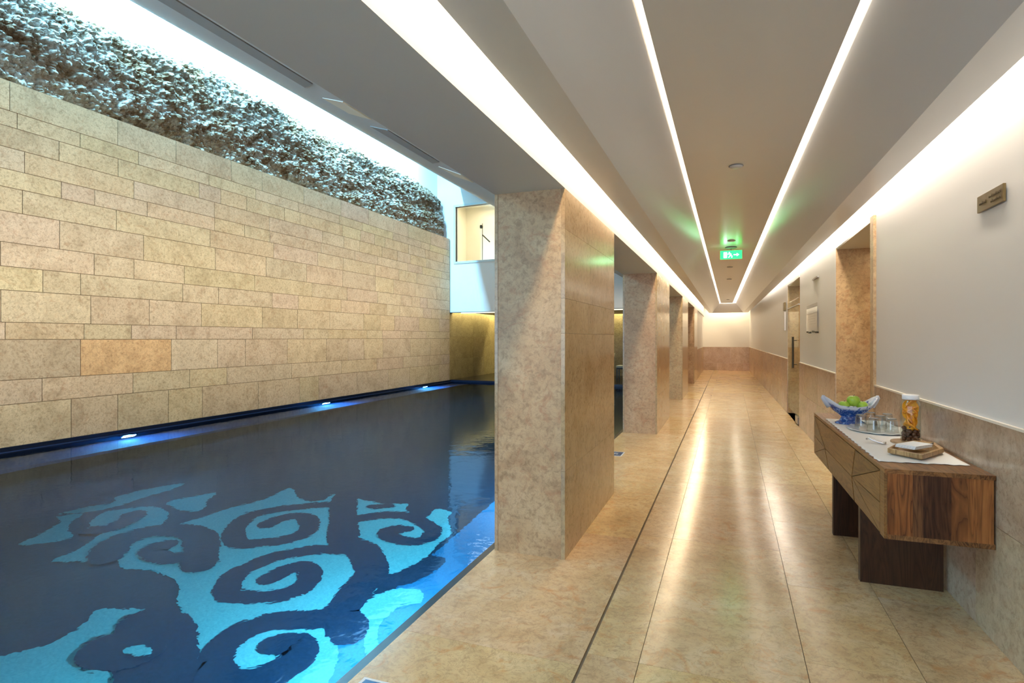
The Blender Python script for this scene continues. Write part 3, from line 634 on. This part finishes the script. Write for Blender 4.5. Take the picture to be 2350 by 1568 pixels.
def ribbon(P, wd, z, h=.003):
    P = smooth_pts([(a, b_, 0) for a, b_ in P], 4); bm = bmesh.new(); n = len(P); lo = []; 
    for i, p in enumerate(P):
        t_ = (P[min(i+1, n-1)]-P[max(i-1, 0)]).normalized(); nn = Vector((-t_.y, t_.x, 0))
        k = 1+.12*noise.noise(Vector((p.x*3, p.y*3, wd)))
        wv = wd*.5*k*(.75 if i in (0, n-1) else 1)
        lo.append((bm.verts.new(p+nn*wv+Vector((0,0,z))), bm.verts.new(p-nn*wv+Vector((0,0,z)))))
    for a, b_ in zip(lo, lo[1:]): bm.faces.new([a[0], b_[0], b_[1], a[1]])
    # rounded tips
    for e, s in ((0, -1), (n-1, 1)):
        t_ = (P[min(e+1, n-1)]-P[max(e-1, 0)]).normalized()*s; c_ = P[e]; w2 = wd*.44
        ring = [bm.verts.new((c_.x+w2*math.cos(a), c_.y+w2*math.sin(a), z)) for a in [2*PI*q/12 for q in range(12)]]
        for q in ring: q.co.z += .0003
        bm.faces.new(ring)
    for f in bm.faces:
        if f.normal.z < 0 or True: pass
    bmesh.ops.recalc_face_normals(bm, faces=bm.faces[:])
    for f in bm.faces:
        f.normal_update()
        if f.normal.z < 0: f.normal_flip()
    return bm
for i, (p_, w_) in enumerate(STROKES): pob('scroll_line', ribbon(p_, w_, ZPF+.008+.0006*i), M['stroketile'], recalc=False)
pob('scroll_line', flat(EYE, ZPF+.006, .014), M['stroketile']); pob('turquoise_field', flat(EYE_IN, ZPF+.021, .006), M['tealtile'])
bm = bmesh.new(); box(bm, (-8.93, -3, -.75), (-8.25, 17.95, -.55)); pob('added_halo_ledge', bm, tilemat('added_halo_ledge_mosaic', (.001,.03,.10), (.002,.05,.15)))  # ledge added to catch a blue halo around the wall lamps
# black overflow edge under the stone wall and along the far end
bm = bmesh.new(); box(bm, (-8.93, -3, -.12), (-8.82, 17.95, -.055)); box(bm, (-8.95, -3, -.06), (-8.905, 17.95, .0)); box(bm, (-8.93, 17.93, -.2), (-1.5, 18.0, -.004)); pob('overflow_edge', bm, M['navy'])
# water
m, nt, b = newmat('pool_water'); L = nt.links; nt.nodes.remove(b)
v = coords(nt, False, (1, 1, 1)); bp = N(nt, 'ShaderNodeBump'); bp.inputs['Strength'].default_value = .28; bp.inputs['Distance'].default_value = .010
L.new(noisef(nt, v, 5.5, 3, .55, .3), bp.inputs['Height'])
rf = N(nt, 'ShaderNodeBsdfRefraction'); rf.inputs['Color'].default_value = (.62,.88,.97,1); rf.inputs['IOR'].default_value = 1.33; rf.inputs['Roughness'].default_value = .05
gl = N(nt, 'ShaderNodeBsdfGlossy'); gl.inputs['Color'].default_value = (.38,.46,.58,1); gl.inputs['Roughness'].default_value = .04
fr = N(nt, 'ShaderNodeFresnel'); fr.inputs[0].default_value = 1.33; mx = N(nt, 'ShaderNodeMixShader')
for q in (rf, gl, fr): L.new(bp.outputs[0], q.inputs['Normal'])
L.new(fr.outputs[0], mx.inputs[0]); L.new(rf.outputs[0], mx.inputs[1]); L.new(gl.outputs[0], mx.inputs[2]); L.new(mx.outputs[0], nt.nodes['Material Output'].inputs[0])
bm = bmesh.new(); f = bm.faces.new([bm.verts.new(p) for p in ((-8.93, -3, ZWAT), (-1.5, -3, ZWAT), (-1.5, 18, ZWAT), (-8.93, 18, ZWAT))]); pob('water', bm, m, recalc=False)
# underwater lamps
M['lamp'] = emit('underwater_lamp_glow', (.08,.42,1), 90)
def ulamp(x, y, side, lab, power):
    if side < 0: area('underwater_lamp_beam', (x-.04, y, -.3), .2, .2, power, (.30,.72,1), (-1, 0, -1.3)); return
    t = thing('underwater_lamp', (x, y, -.27), lab, 'lamp', 'lamps in the pool walls')
    bm = bmesh.new(); tube(bm, [(0, 0, 0), (side*.02, 0, 0)], .08, 20); obj('lens', bm, M['lamp'], t)
    bm = bmesh.new(); tube(bm, [(-side*.01, 0, 0), (side*.014, 0, 0)], .10, 20); obj('rim', bm, M['steel'], t)
    area('underwater_lamp_beam', (x+side*.04, y, -.3), .2, .2, power, (.16,.60,1) if side > 0 else (.30,.72,1), (side, 0, -.35 if side > 0 else -1.3))
for y, nm in ((6.43, 'nearest'), (11.23, 'middle'), (16.04, 'farthest')): ulamp(-8.90, y, 1, nm+' glowing blue lamp just under the water at the limestone wall', 170)
for y, nm in ((.2, 'first'), (3.4, 'second'), (6.6, 'third')): ulamp(-1.575, y, -1, nm+' blue lamp under the pool edge on the corridor side, below the deck', 150)

# ------------------------------------------------------------ exit sign, detectors
t = thing('exit_sign', (.085, 10.0, ZC), 'glowing green exit sign with running figure and arrow hanging from the ceiling', 'sign')
bm = bmesh.new(); lathe(bm, [(0, 0), (.09, 0), (.09, -.018), (.075, -.025), (0, -.025)], 24); obj('ceiling_mount', bm, M['shade_fitting_grey'], t, True)
bm = bmesh.new(); tube(bm, [(0, 0, -.02), (0, 0, -.07)], .008); obj('stem', bm, M['steel'], t)
obj('housing', boxm(((-.165, -.012, -.195), (.165, .012, -.06))), emit('green_sign_glow', (.02,1,.14), 3), t)
figm = emit('white_sign_glow', (.7,1,.9), 9)
bm = bmesh.new(); y_ = -.0135
box(bm, (-.112, y_-.002, -.175), (-.062, y_, -.085))   # door
obj('door_symbol', bm, figm, t)
bm = bmesh.new()
for a, b_ in (((.0, -.10), (.012, -.135)), ((.012, -.135), (-.012, -.172)), ((.012, -.135), (.04, -.15)), ((.04, -.15), (.035, -.175)), ((.0, -.105), (-.025, -.12)), ((.002, -.108), (.03, -.12))):
    tube(bm, [(a[0]-.025, y_, a[1]), (b_[0]-.025, y_, b_[1])], .006, 6)
lathe(bm, [(0, -.083), (.008, -.087), (.009, -.092), (0, -.098)], 8, (-.028, y_)); obj('figure_symbol', bm, figm, t)
bm = bmesh.new(); box(bm, (.04, y_-.002, -.137), (.09, y_, -.123)); v3 = [bm.verts.new(p) for p in ((.085, y_-.002, -.155), (.085, y_-.002, -.105), (.12, y_-.002, -.13))]; bm.faces.new(v3); obj('arrow_symbol', bm, figm, t)
for yy, nm in ((5.3, 'nearest'), (9.35, 'second, just before the exit sign'), (12.8, 'third, beyond the exit sign'), (15.4, 'fourth'), (23.5, 'farthest')):
    t = thing('smoke_detector', (.085, yy, ZC), 'small round ceiling detector, '+nm, 'detector', 'detectors along the ceiling panel')
    bm = bmesh.new(); lathe(bm, [(0, 0), (.055, 0), (.055, -.008), (.04, -.02), (0, -.022)], 20); obj('body', bm, M['satin'], t, True)
    bm = bmesh.new(); lathe(bm, [(.055, -.002), (.06, -.002), (.06, -.006), (.055, -.006)], 20); obj('ring', bm, M['shade_fitting_grey'], t)

# ------------------------------------------------------------ console table
tb = thing('console_table', (.742, 3.32, 0), 'dark rosewood console table with faceted front and panel legs against the right wall', 'table')
tb.rotation_euler.z = .009
def tbo(name, bm, mat, seed=1, amt=.1, per=6, **k):
    o = obj(name, bm, mat, tb, **k); o.matrix_parent_inverse = Matrix.Translation((-.742, -3.32, 0)); tinted(o, seed, amt, per); return o
XA, XB, YA, YZ, ZT, ZBo = .745, 1.193, 3.33, 5.62, .80, .47
# near end panel of upright boards with varied tone
bm = bmesh.new(); T = []; O = []; r = random.Random(3)
bx = [(.755, .862, (1.8,1.5,1.15)), (.862, .905, (.9,.85,.9)), (.905, 1.02, (.5,.43,.45)), (1.02, 1.085, (1.15,.95,.8)), (1.085, XB-.006, (1.45,1.25,1.0))]
for a, b_, tt in bx:
    box(bm, (a, YA, ZBo+.004), (b_, YA+.02, ZT-.022)); T += [tt]*6; of = tuple(r.uniform(0, 30) for _ in range(3)); O += [of]*6
o = obj('near_end_panel', bm, M['wood_z'], tb); o.matrix_parent_inverse = Matrix.Translation((-.742, -3.32, 0)); set_attrs(o, T, O)
bm = bmesh.new(); T = []; O = []
x = XA-.003
for b_, tt in ((.78, 1.1), (.86, 1.35), (.95, 1.0), (1.04, 1.2), (1.12, .9), (XB, 1.1)):
    box(bm, (x, YA-.004, ZT-.022), (b_, YZ+.004, ZT)); T += [(tt, tt*.97, tt*.9)]*6; of = tuple(r.uniform(0, 30) for _ in range(3)); O += [of]*6; x = b_
o = obj('table_top', bm, M['wood_y'], tb); o.matrix_parent_inverse = Matrix.Translation((-.742, -3.32, 0)); set_attrs(o, T, O)
tbo('bottom_panel', boxm(((XA+.01, YA, ZBo-.02), (XB, YZ, ZBo+.004))), M['wood_y'], 5)
tbo('far_end_panel', boxm(((XA+.01, YZ-.02, ZBo), (XB, YZ, ZT-.022))), M['wood_z'], 6)
tbo('back_panel', boxm(((XB-.012, YA+.02, ZBo), (XB, YZ-.02, ZT-.022))), M['wood_y'], 7)
tbo('carcass', boxm(((XA+.012, YA+.02, ZBo), (XA+.03, YZ-.02, ZT-.022))), M['dark'], 8)
tbo('corner_post', boxm(((XA-.003, YA+.006, ZBo-.02), (XA+.012, YA+.085, ZT-.022))), M['wood_f'], 9, .1)
# faceted front: panels folded towards two raised nodes
X0 = XA-.001
def f3(y, z, o=0): return Vector((X0-o, y, z))
TL, ML, BL = f3(YZ-.005, .772), f3(YZ-.005, .605), f3(YZ-.005, .452)
N1, N2 = f3(4.94, .607, .018), f3(4.0, .607, .018)
T2, TR, MR, BR = f3(4.0, .772), f3(3.42, .772), f3(3.42, .607), f3(3.42, .452)
B1, B2 = f3(4.9, .452), f3(4.02, .452)
def facet(pts, seed):
    c = sum(pts, Vector())/len(pts)
    P = [p+(c-p).normalized()*.0095 for p in pts]
    bm = bmesh.new(); lo = [bm.verts.new(p) for p in P]; hi = [bm.verts.new((X0+.012, p.y, p.z)) for p in P]; n = len(P)
    ts = [(0, i, i+1) for i in range(1, n-1)]
    for a, b_, c_ in ts: bm.faces.new([lo[a], lo[b_], lo[c_]])
    for i in range(n): bm.faces.new([lo[i], hi[i], hi[(i+1)%n], lo[(i+1)%n]])
    tbo('front_facet', bm, M['wood_f'], seed, .18, 50)
for i, p in enumerate(([N1, TL, T2, N2], [N1, ML, TL], [N1, BL, ML], [N1, B1, BL], [N1, N2, B2, B1], [N2, T2, TR], [N2, TR, MR], [N2, MR, BR], [N2, BR, B2])): facet(p, 20+i)
for y in (3.93, 4.79): tbo('leg', boxm(((.757, y, 0), (1.172, y+.05, ZBo-.018))), M['wood_leg'], int(y*10), .1, 6)

# ------------------------------------------------------------ things on the table
M['cloth'] = plain('white_linen', (.90,.89,.87), .85, 0, .2)
bm = bmesh.new(); nx, ny = 26, 120; g = []
for i in range(nx+1):
    row = []
    for j in range(ny+1):
        u, v_ = i/nx, j/ny
        xl = .752+.004*math.sin(j*.9)+.003*math.sin(j*2.3); x = xl+(1.164-xl)*u
        yn = 3.50+.006*math.sin(i*1.7)+.004*math.sin(i*.8)+.04*u; y = yn+(5.2-yn)*v_
        z = ZT+.0032+.0008*noise.noise(Vector((x*14, y*6, 0)))
        if 0 < u < .0: z += 0
        row.append(bm.verts.new((x, y, z)))
    g.append(row)
for i in range(nx):
    for j in range(ny): bm.faces.new([g[i][j], g[i+1][j], g[i+1][j+1], g[i][j+1]])
o = obj('table_runner', bm, M['cloth'], None, True); so = o.modifiers.new('s', 'SOLIDIFY'); so.thickness = .0015; so.offset = 0
tag(o, 'white linen runner with wavy edges spread over the console table', 'cloth')
ZC2 = ZT+.004

# fruit bowl: boat-shaped blue and white ceramic
m, nt, b = newmat('blue_white_glaze'); L = nt.links; v = coords(nt, False)
f1 = ramp(nt, noisef(nt, v, 42, 4, .6, 1.5), [(.54, (.01,.055,.26)), (.60, (.20,.32,.60))])
tc = N(nt, 'ShaderNodeTexCoord'); sx = N(nt, 'ShaderNodeSeparateXYZ'); L.new(tc.outputs['Object'], sx.inputs[0])
at = N(nt, 'ShaderNodeAttribute', attribute_name='band')
f2 = ramp(nt, noisef(nt, v, 30, 2, .5, 1), [(.6, (.62,.66,.74)), (.66, (.05,.10,.34))])
c = mixc(nt, f1, f2, at.outputs['Fac']); L.new(c, b.inputs['Base Color']); b.inputs['Roughness'].default_value = .15
bt = thing('fruit_bowl', (.885, 4.97, ZC2), 'blue and white boat-shaped ceramic fruit bowl with raised prow handles', 'bowl', None, math.radians(14))
bm = bmesh.new(); seg = 64
prof = [(.0, .0, 0), (.105, .0, 0), (.105, .008, 0), (.075, .025, 0), (.06, .05, 0), (.075, .062, 0), (.12, .085, 0), (.155, .115, 0), (.164, .130, 1), (.175, .15, 1), (.168, .151, 1), (.14, .115, 1), (.10, .085, 1), (.0, .075, 1)]
bl = bm.verts.layers.float.new('band'); rings = []
for k, (r_, z, bd) in enumerate(prof):
    if r_ == 0: vv = bm.verts.new((0, 0, z)); vv[bl] = bd; rings.append([vv]); continue
    ring = []
    for i in range(seg):
        a = 2*PI*i/seg; ca, sa = math.cos(a), math.sin(a)
        up = max(0, abs(ca)-.62)/.38; h = max(0, (z-.06)/.09)
        rx = r_*(1+.10*up*h); ry = r_*(.62 if z > .055 else .85)
        vv = bm.verts.new((rx*ca, ry*sa, z+.055*up**1.3*h - .018*(1-abs(ca))*h)); vv[bl] = bd; ring.append(vv)
    rings.append(ring)
for A, B in zip(rings, rings[1:]):
    for i in range(seg):
        j = (i+1) % seg
        if len(A) == 1: bm.faces.new([A[0], B[i], B[j]])
        elif len(B) == 1: bm.faces.new([A[i], A[j], B[0]])
        else: bm.faces.new([A[i], A[j], B[j], B[i]])
obj('bowl_body', bm, m, bt, True)
m2 = plain('white_blue_glaze', (.55,.60,.70), .15)
for s in (-1, 1):
    bm = bmesh.new(); tube(bm, [(s*.15, 0, .13), (s*.175, 0, .165), (s*.195, 0, .195), (s*.192, 0, .212)], [.024, .022, .018, .010], 12); bmesh.ops.recalc_face_normals(bm, faces=bm.faces[:])
    h = obj('prow_handle', bm, m2, bt, True)
# apples
m, nt, b = newmat('green_apple_skin'); v = coords(nt, False); c = ramp(nt, noisef(nt, v, 12, 3, .5), [(.3, (.20,.42,.02)), (.7, (.42,.60,.06))]); nt.links.new(c, b.inputs['Base Color']); b.inputs['Roughness'].default_value = .28
def apple(x, y, z, R, lab):
    t = thing('green_apple', (x, y, z), lab, 'apple', 'apples in the fruit bowl')
    bm = bmesh.new(); P = [(0, -.72), (.25, -.82), (.6, -.72), (.88, -.35), (1.0, .1), (.92, .5), (.65, .8), (.35, .90), (.12, .86), (0, .84)]
    P = [(p.x, p.y) for p in smooth_pts([(a, b_, 0) for a, b_ in P], 3)]
    lathe(bm, [(max(0, a)*R, b_*R) for a, b_ in P], 28); obj('flesh', bm, m, t, True)
    bm = bmesh.new(); tube(bm, [(0, 0, R*.6), (R*.05, 0, R*.95), (R*.15, .0, R*1.1)], R*.05, 6); obj('stem', bm, M['steeldark'], t)
apple(.905, 4.965, .973, .045, 'largest green apple on top of the pile in the bowl')
apple(.84, 4.95, .935, .040, 'green apple at the left of the bowl')
apple(.96, 4.96, .940, .038, 'green apple low at the right of the bowl')
# platter
t = thing('glass_platter', (1.0, 4.66, ZC2), 'round clear glass platter with a wavy rim under the tumblers', 'platter')
bm = bmesh.new(); seg = 72; rings = []
for r_, z in ((0, 0), (.10, .0), (.15, .002), (.185, .008), (.192, .011), (.185, .013), (.15, .007), (.10, .005), (0, .005)):
    if r_ == 0: rings.append([bm.verts.new((0, 0, z))]); continue
    rings.append([bm.verts.new(((r_*(1+.012*math.sin(14*2*PI*i/seg)*(r_ > .16)))*math.cos(2*PI*i/seg), (r_*1.3)*math.sin(2*PI*i/seg), z+(.002*math.sin(14*2*PI*i/seg) if r_ > .16 else 0))) for i in range(seg)])
for A, B in zip(rings, rings[1:]):
    for i in range(seg):
        j = (i+1) % seg
        if len(A) == 1: bm.faces.new([A[0], B[i], B[j]])
        elif len(B) == 1: bm.faces.new([A[i], A[j], B[0]])
        else: bm.faces.new([A[i], A[j], B[j], B[i]])
obj('dish', bm, plain('pale_glass', (.88,.93,.91), .12, 0, .5, **{'Transmission Weight': .08, 'IOR': 1.45}), t, True)
# tumblers upside down
M['tumbler'] = pane('tumbler_glass', (.93,.95,.95), 1.5, .08)
M['rimglass'] = plain('thick_glass_base', (.9,.93,.95), .03, 0, .6, **{'Transmission Weight': .7, 'IOR': 1.5})
def tumbler_mesh():
    bm = bmesh.new(); seg = 30; H_ = .088; rings = []
    for r_, z in ((.041, 0), (.042, .012), (.039, .02), (.034, H_-.012), (.031, H_), (.0, H_), (.0, H_-.010), (.030, H_-.011), (.037, .018), (.0385, 0)):
        if r_ == 0: rings.append([bm.verts.new((0, 0, z))]); continue
        rings.append([bm.verts.new((r_*(1+(.025 if (i % 3 == 0 and .015 < z < H_-.005) else 0))*math.cos(2*PI*i/seg), r_*(1+(.025 if (i % 3 == 0 and .015 < z < H_-.005) else 0))*math.sin(2*PI*i/seg), z)) for i in range(seg)])
    rings.append(rings[0])
    for A, B in zip(rings, rings[1:]):
        if len(A) == 1 and len(B) == 1: continue
        for i in range(seg):
            j = (i+1) % seg
            if len(A) == 1: bm.faces.new([A[0], B[i], B[j]])
            elif len(B) == 1: bm.faces.new([A[i], A[j], B[0]])
            else: bm.faces.new([A[i], A[j], B[j], B[i]])
    return bm
t0 = thing('glass_tumbler', (.905, 4.705, .8125), 'leftmost upturned fluted glass tumbler on the platter', 'glass', 'upturned tumblers on the glass platter')
gm = obj('tumbler_wall', tumbler_mesh(), M['tumbler'], t0)
bm = bmesh.new(); lathe(bm, [(.0, .0885), (.028, .0885), (.030, .091), (.024, .094), (0, .0935)], 30); fm = obj('foot', bm, M['rimglass'], t0, True)
for x, y, lb in ((1.0, 4.88, 'upturned glass tumbler at the back left of the platter'), (.946, 4.53, 'upturned glass tumbler at the front left of the platter'), (1.095, 4.83, 'upturned glass tumbler at the back right of the platter'), (1.055, 4.545, 'upturned glass tumbler at the front right, beside the infusion jar'), (1.02, 4.69, 'upturned glass tumbler in the middle of the platter')):
    q = t0.copy(); q.location = (x, y, .8125); q['label'] = lb; C.objects.link(q)
    for ch in (gm, fm): c_ = ch.copy(); C.objects.link(c_); c_.parent = q
# tongs
t = thing('serving_tongs', (.86, 4.08, ZC2), 'small steel tongs lying on the runner in front of the platter', 'tongs', None, math.radians(-15))
for s in (-1, 1):
    bm = bmesh.new(); tube(bm, [(-.045, 0, .022), (-.03, s*.012, .03), (.0, s*.016, .015), (.04, s*.013, .006), (.055, s*.009, .005)], [.006, .006, .005, .006, .009], 8); obj('arm', bm, plain('bright_steel', (.75,.74,.76), .15, 1), t, True)
# coaster
t = bm = None
bm = bmesh.new(); lathe(bm, [(0, 0), (.100, 0), (.103, .003), (.103, .009), (.100, .012), (0, .012)], 48); o = obj('round_board', bm, wood('pale_board', (.22,.12,.06), (.36,.22,.12), (.50,.34,.2), 'X', .5, False, .8), None); o.location = (1.062, 4.16, ZC2); tag(o, 'round pale wooden board under the fruit infusion jar', 'board')
# jar
JX, JY, JZ = 1.062, 4.15, ZC2+.0125
t = thing('infusion_jar', (JX, JY, JZ), 'tall glass jar of orange slices and dates with a white lid', 'jar')
bm = bmesh.new(); rj = .053
lathe(bm, [(0, 0), (rj-.004, 0), (rj, .006), (rj, .215), (rj-.004, .235), (.040, .252), (.040, .262), (.0375, .262), (.0375, .250), (rj-.007, .233), (rj-.003, .213), (rj-.003, .008), (rj-.006, .004), (0, .004)], 40)
obj('glass_body', bm, pane('jar_glass', (.96,.98,.95), 1.4), t, True)
bm = bmesh.new(); lathe(bm, [(0, .258), (.043, .258), (.0445, .262), (.0445, .283), (.042, .287), (0, .287)], 40); obj('lid', bm, plain('white_lid', (.84,.85,.86), .35), t, True)
m, nt, b = newmat('orange_flesh'); v = coords(nt, False); c = ramp(nt, noisef(nt, v, 60, 3, .5), [(.3, (.80,.30,.005)), (.7, (.95,.50,.02))]); nt.links.new(c, b.inputs['Base Color']); b.inputs['Roughness'].default_value = .4
mrind = plain('orange_rind', (.85,.30,.01), .4); mdate = plain('date_skin', (.09,.022,.008), .3)
r = random.Random(4)
for k in range(15):
    a = r.uniform(0, 2*PI); rr = r.uniform(.0, .006); z = .072+k*.0098; R = r.uniform(.042, .046)
    if k == 6: continue
    s = bpy.data.objects.new('orange_slice', None)
    bm = bmesh.new(); lathe(bm, [(0, -.0035), (R*.93, -.0035), (R*.93, .0035), (0, .0035)], 24)
    o = obj('orange_slice', bm, m, t); o.location = (rr*math.cos(a), rr*math.sin(a), z+.012); o.rotation_euler = (r.uniform(.5, 1.5), r.uniform(-.4, .4), r.uniform(0, 6))
    bm = bmesh.new(); lathe(bm, [(R*.93, -.0037), (R, -.0035), (R, .0035), (R*.93, .0037), (R*.93, -.0037)], 24); obj('rind', bm, mrind, o)
    bpy.data.objects.remove(s)
for k in range(40):
    a = 2*PI*k*.382; rr = .036 if k % 3 else .012; z = .016+(k//9)*.017
    bm = bmesh.new(); lathe(bm, [(0, -.014), (.009, -.012), (.013, 0), (.009, .012), (0, .014)], 10)
    o = obj('date', bm, mdate, t, True); o.location = (rr*math.cos(a), rr*math.sin(a), z); o.rotation_euler = (r.uniform(0, 3), r.uniform(0, 3), 0)
# wooden tray with napkins
t = thing('wooden_tray', (1.0, 3.86, ZC2), 'striped wooden tray with carved grooves near the end of the table', 'tray')
base = [(-.16, -.15), (-.035, -.30), (.135, -.04), (.15, .16), (.06, .20), (-.06, .06)]
m = wood('zebra_tray', (.10,.045,.015), (.36,.20,.08), (.56,.36,.17), 'Z', .4, False, 1.2)
bm = bmesh.new()
def ringz(s, z): return [bm.verts.new((x*s, y*s, z)) for x, y in base]
R0, R1, R2, R3 = ringz(.86, 0), ringz(1.0, .012), ringz(1.0, .036), ringz(.86, .034); R4 = ringz(.80, .016)
n = len(base)
for A, B in ((R0, R1), (R1, R2), (R2, R3), (R3, R4)):
    for i in range(n): bm.faces.new([A[i], A[(i+1)%n], B[(i+1)%n], B[i]])
bm.faces.new(R0[::-1]); bm.faces.new(R4)
bev(obj('tray_body', bm, m, t), .004, 2)
for k in range(3):
    bm = bmesh.new(); tube(bm, [(.07+.018*k, .02+.03*k, .0365), (.105+.012*k, .05+.035*k, .0365)], .004, 6); obj('groove', bm, M['steeldark'], t)
M['napkin'] = plain('white_napkin', (.86,.87,.88), .8)
for k in range(4):
    bm = bmesh.new(); z = .0365+.0045*k; w_ = .088-.001*k
    box(bm, (-w_, -.052, z), (w_, .052, z+.004))
    o = bev(obj('paper_napkin', bm, M['napkin']), .002, 2); o.location = (.985+.002*k, 3.795+.002*k, ZC2); o.rotation_euler.z = math.radians(48)
    tag(o, ['bottom', 'second from bottom', 'third from bottom', 'topmost'][k]+' folded white napkin stacked on the wooden tray', 'napkin', 'napkins on the wooden tray')
